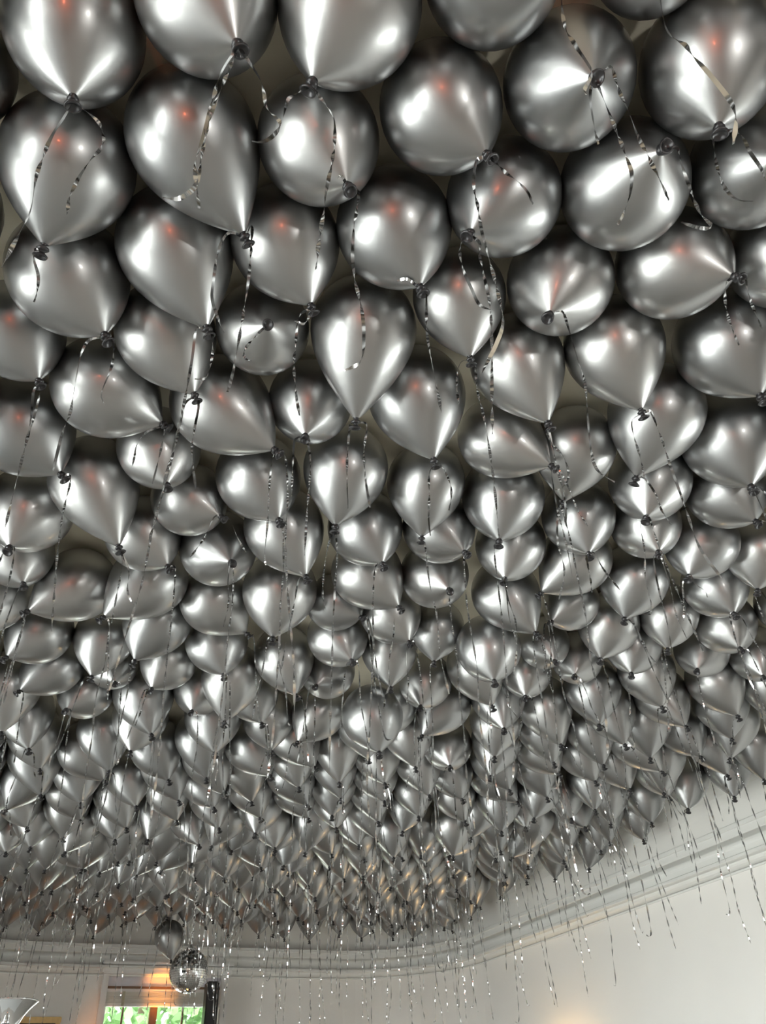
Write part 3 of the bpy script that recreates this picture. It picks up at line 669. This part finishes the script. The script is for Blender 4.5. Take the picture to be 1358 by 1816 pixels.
lathe('cap', [(0, mR + .03), (.012, mR + .03), (.014, mR + .012), (.035, mR + .008), (.038, mR - .012), (0, mR - .012)], 16, M['chrome'], mb)
lathe('motor', [(0, .075), (.045, .075), (.05, .07), (.05, .0), (.044, -.006), (.012, -.008), (.012, -.03), (0, -.03)], 18, M['black'], mb, (0, 0, ZC - .075 - mc[2]))
bm = bmesh.new(); zt = ZC - .105 - mc[2]; zb = mR + .022; nlk = int((zt - zb) / .026)
for i in range(nlk + 1):
    zc = zb + (zt - zb) * i / nlk; rot = (i % 2) * math.pi / 2
    ring = []
    for k_ in range(10):
        a = 2 * math.pi * k_ / 10; cx_, cz_ = .009 * math.cos(a), .018 * math.sin(a); ring.append([])
        for m_ in range(5):
            b_ = 2 * math.pi * m_ / 5; rx = cx_ + .0028 * math.cos(b_) * math.cos(a); rz = cz_ + .0028 * math.cos(b_) * math.sin(a); ry = .0028 * math.sin(b_)
            ring[-1].append(bm.verts.new((rx * math.cos(rot) - ry * math.sin(rot), rx * math.sin(rot) + ry * math.cos(rot), zc + rz)))
    for k_ in range(10):
        for m_ in range(5): bm.faces.new((ring[k_][m_], ring[(k_ + 1) % 10][m_], ring[(k_ + 1) % 10][(m_ + 1) % 5], ring[k_][(m_ + 1) % 5]))
link('chain', bm_mesh(bm, 'chain', M['chrome'], True), mb)

# ------------------------------------------------------------------ silver vessel on a plinth
uc = on_y(18, 1777, 4.0); ur = np.linalg.norm(on_y(69, 1777, 4.0) - uc); hz = uc[2]
pl = thing('plinth', 'tall white plinth carrying the silver flared vessel', 'plinth', (uc[0], uc[1], 0))
ph = hz - 0.27
for nm, lo, hi in (('base', (-.17, -.17, 0), (.17, .17, .08)), ('shaft', (-.13, -.13, .08), (.13, .13, ph - .05)), ('top', (-.16, -.16, ph - .05), (.16, .16, ph))): box(nm, lo, hi, M['plinth'], pl, .006)
un = thing('silver_vessel', 'polished silver trumpet-flared vessel with round knob handles', 'vessel', (uc[0], uc[1], ph))
H = hz - ph
g = [(.27, .070), (.262, .074), (.245, .05), (.22, .034), (.19, .037), (.15, .040), (.12, .045), (.10, .051), (.075, .061), (.05, .075), (.03, .092), (.015, .109), (.005, .122), (0, .130)]
k_ = ur / .130
pr = [(0, 0)] + [(r_ * k_, H * (1 - d_ / .27)) for d_, r_ in g] + [(.1305 * k_, H + .004), (.126 * k_, H + .004)] + [((r_ - .006) * k_, H * (1 - d_ / .27) + .002) for d_, r_ in g[:5:-1]] + [(0, H * .5)]
lathe('body', pr, 56, M['chrome'], un)
for sgn in (-1, 1):
    ka = math.atan2(-uc[1], -uc[0]) if sgn < 0 else math.atan2(uc[1], uc[0]); rr_ = .048; hz_ = H - .088
    kb = lathe('handle_knob', [(0, -.01), (.006, -.01), (.006, .012), (.014, .016), (.019, .026), (.019, .034), (.012, .045), (0, .048)], 18, M['chrome'], un, (rr_ * math.cos(ka), rr_ * math.sin(ka), hz_))
    kb.rotation_mode = 'QUATERNION'; kb.rotation_quaternion = Vector((math.cos(ka), math.sin(ka), -.1)).to_track_quat('Z', 'Y')

# ------------------------------------------------------------------ picture on the far wall, black column by the window
pt = on_y(110, 1803, Y1 - .03); pw, phh = 0.62, 0.48
pf = thing('picture_frame', 'gilt picture frame hanging on the far wall beside the window', 'picture', (pt[0] - pw / 2, Y1, pt[2] - phh))
fb = 0.048
for lo, hi in (((-pw / 2, -.035, phh - fb), (pw / 2, -.001, phh)), ((-pw / 2, -.035, 0), (pw / 2, -.001, fb)), ((-pw / 2, -.035, fb), (-pw / 2 + fb, -.001, phh - fb)), ((pw / 2 - fb, -.035, fb), (pw / 2, -.001, phh - fb))): box('frame_rail', lo, hi, M['gold'], pf, .006)
box('liner', (-pw / 2 + fb - .005, -.022, fb - .005), (pw / 2 - fb + .005, -.004, phh - fb + .005), M['dark'], pf)
box('print', (-pw / 2 + fb + .018, -.025, fb + .018), (pw / 2 - fb - .018, -.015, phh - fb - .018), M['print'], pf)
ys = 8.45; s0, s1 = on_y(366.5, 1741, ys), on_y(388, 1741, ys); sw = (s1[0] - s0[0]); xs = (s0[0] + s1[0]) / 2
sp = thing('column_speaker', 'slim black column loudspeaker standing upright beside the window frame', 'speaker', (xs, ys, 0))
box('base', (-.22, -.20, 0), (.22, .16, .04), M['black'], sp, .01)
lathe('pole', [(0, .03), (.018, .03), (.018, 1.32), (0, 1.32)], 14, M['black'], sp)
box('cabinet', (-sw / 2, -.05, 1.3), (sw / 2, .09, s0[2]), M['black'], sp, .012)
box('grille', (-sw / 2 + .008, -.058, 1.34), (sw / 2 - .008, -.046, s0[2] - .015), M['grille'], sp, .004)

# ------------------------------------------------------------------ lamps of the room
def uplighter(loc, target, power, angle, label):
    t = thing('uplighter', label, 'lamp', loc, 'amber uplighters')
    box('floor_bracket', (-.09, -.06, 0), (.09, .06, .012), M['black'], t)
    for s in (-1, 1): box('bracket_arm', (s * .085 - .006, -.015, .0), (s * .085 + .006, .015, .16), M['black'], t)
    d = (Vector(target) - (Vector(loc) + Vector((0, 0, .15)))).normalized(); q = d.to_track_quat('Z', 'Y')
    for nm, pr, m_ in (('housing', [(0, -.09), (.05, -.09), (.07, -.06), (.075, .08), (.069, .08), (.064, -.04), (0, -.045)], M['black']), ('lens_offscreen', [(0, .045), (.066, .045), (.066, .05), (0, .052)], M['lens'])):
        o = lathe(nm, pr, 24, m_, t, (0, 0, .15)); o.rotation_mode = 'QUATERNION'; o.rotation_quaternion = q
    ld = bpy.data.lights.new('uplight_beam_offscreen', 'SPOT'); ld.energy = power; ld.color = (1, .34, .06); ld.spot_size = math.radians(angle); ld.spot_blend = 1.0; ld.shadow_soft_size = .04
    lo_ = bpy.data.objects.new('uplight_beam_offscreen', ld); COL.objects.link(lo_); lo_.location = Vector(loc) + Vector((0, 0, .15)) + d * .085
    lo_.rotation_mode = 'QUATERNION'; lo_.rotation_quaternion = d.to_track_quat('-Z', 'Y')
uplighter((1.47, 7.95, 0), (1.46, 8.69, 2.58), 330, 9, 'black amber uplighter on the floor in front of the window')
uplighter((0.55, 8.0, 0), (0.82, 8.69, 1.95), 70, 13, 'black amber uplighter on the floor beneath the gilt picture')
sl = on_x(1010, 1816, X1); sy, sz = sl[1], sl[2] - .50
wl = thing('wall_lamp', 'brass wall lamp with a linen shade on the plain wall', 'lamp', (X1, sy, sz))
o = lathe('backplate', [(0, 0), (.05, 0), (.05, .012), (.03, .02), (0, .022)], 20, M['brass'], wl); o.rotation_euler = (0, math.radians(-90), 0)
o = lathe('arm', [(0, 0), (.009, 0), (.009, .12), (0, .12)], 12, M['brass'], wl); o.rotation_euler = (0, math.radians(-90), 0)
lathe('candle', [(0, -.03), (.03, -.03), (.012, -.015), (.012, .06), (0, .06)], 14, M['brass'], wl, (-.12, 0, 0))
lathe('shade_offscreen', [(.085, .02), (.055, .17), (.053, .17), (.083, .02)], 28, M['shade'], wl, (-.12, 0, 0))
lathe('bulb_offscreen', [(0, .06), (.012, .06), (.022, .09), (.016, .12), (0, .135)], 14, M['shade'], wl, (-.12, 0, 0))
ld = bpy.data.lights.new('wall_lamp_light_offscreen', 'POINT'); ld.energy = 1.6; ld.color = (1, .62, .25); ld.shadow_soft_size = .02
lo_ = bpy.data.objects.new('wall_lamp_light_offscreen', ld); COL.objects.link(lo_); lo_.location = (X1 - .12, sy, sz + .16)

def globe_lamp(loc, h, gr, m_, label):
    t = thing('globe_lamp', label, 'lamp', loc)
    lathe('base', [(0, 0), (.15, 0), (.15, .015), (.03, .03), (0, .03)], 28, M['brass'], t)
    lathe('pole', [(0, .02), (.011, .02), (.011, h - gr - .02), (.03, h - gr - .01), (.03, h - gr + .01), (0, h - gr + .01)], 14, M['brass'], t)
    lathe('globe_offscreen', [(0, h - gr)] + [(gr * math.sin(a), h - gr * math.cos(a)) for a in np.linspace(.2, math.pi - .1, 14)] + [(0, h + gr)], 28, m_, t)
globe_lamp((-1.1, -1.9, 0), 1.75, .055, mat('red_globe', (.8, .2, .1), .4, noise=(20, .05), emit=((1, .2, .09), 50)), 'brass floor lamp with a glowing red globe')
globe_lamp((0.9, -2.0, 0), 1.85, .08, mat('white_globe', (.8, .8, .8), .4, noise=(20, .02), emit=((1, .97, .92), 70)), 'brass floor lamp with a glowing white globe')
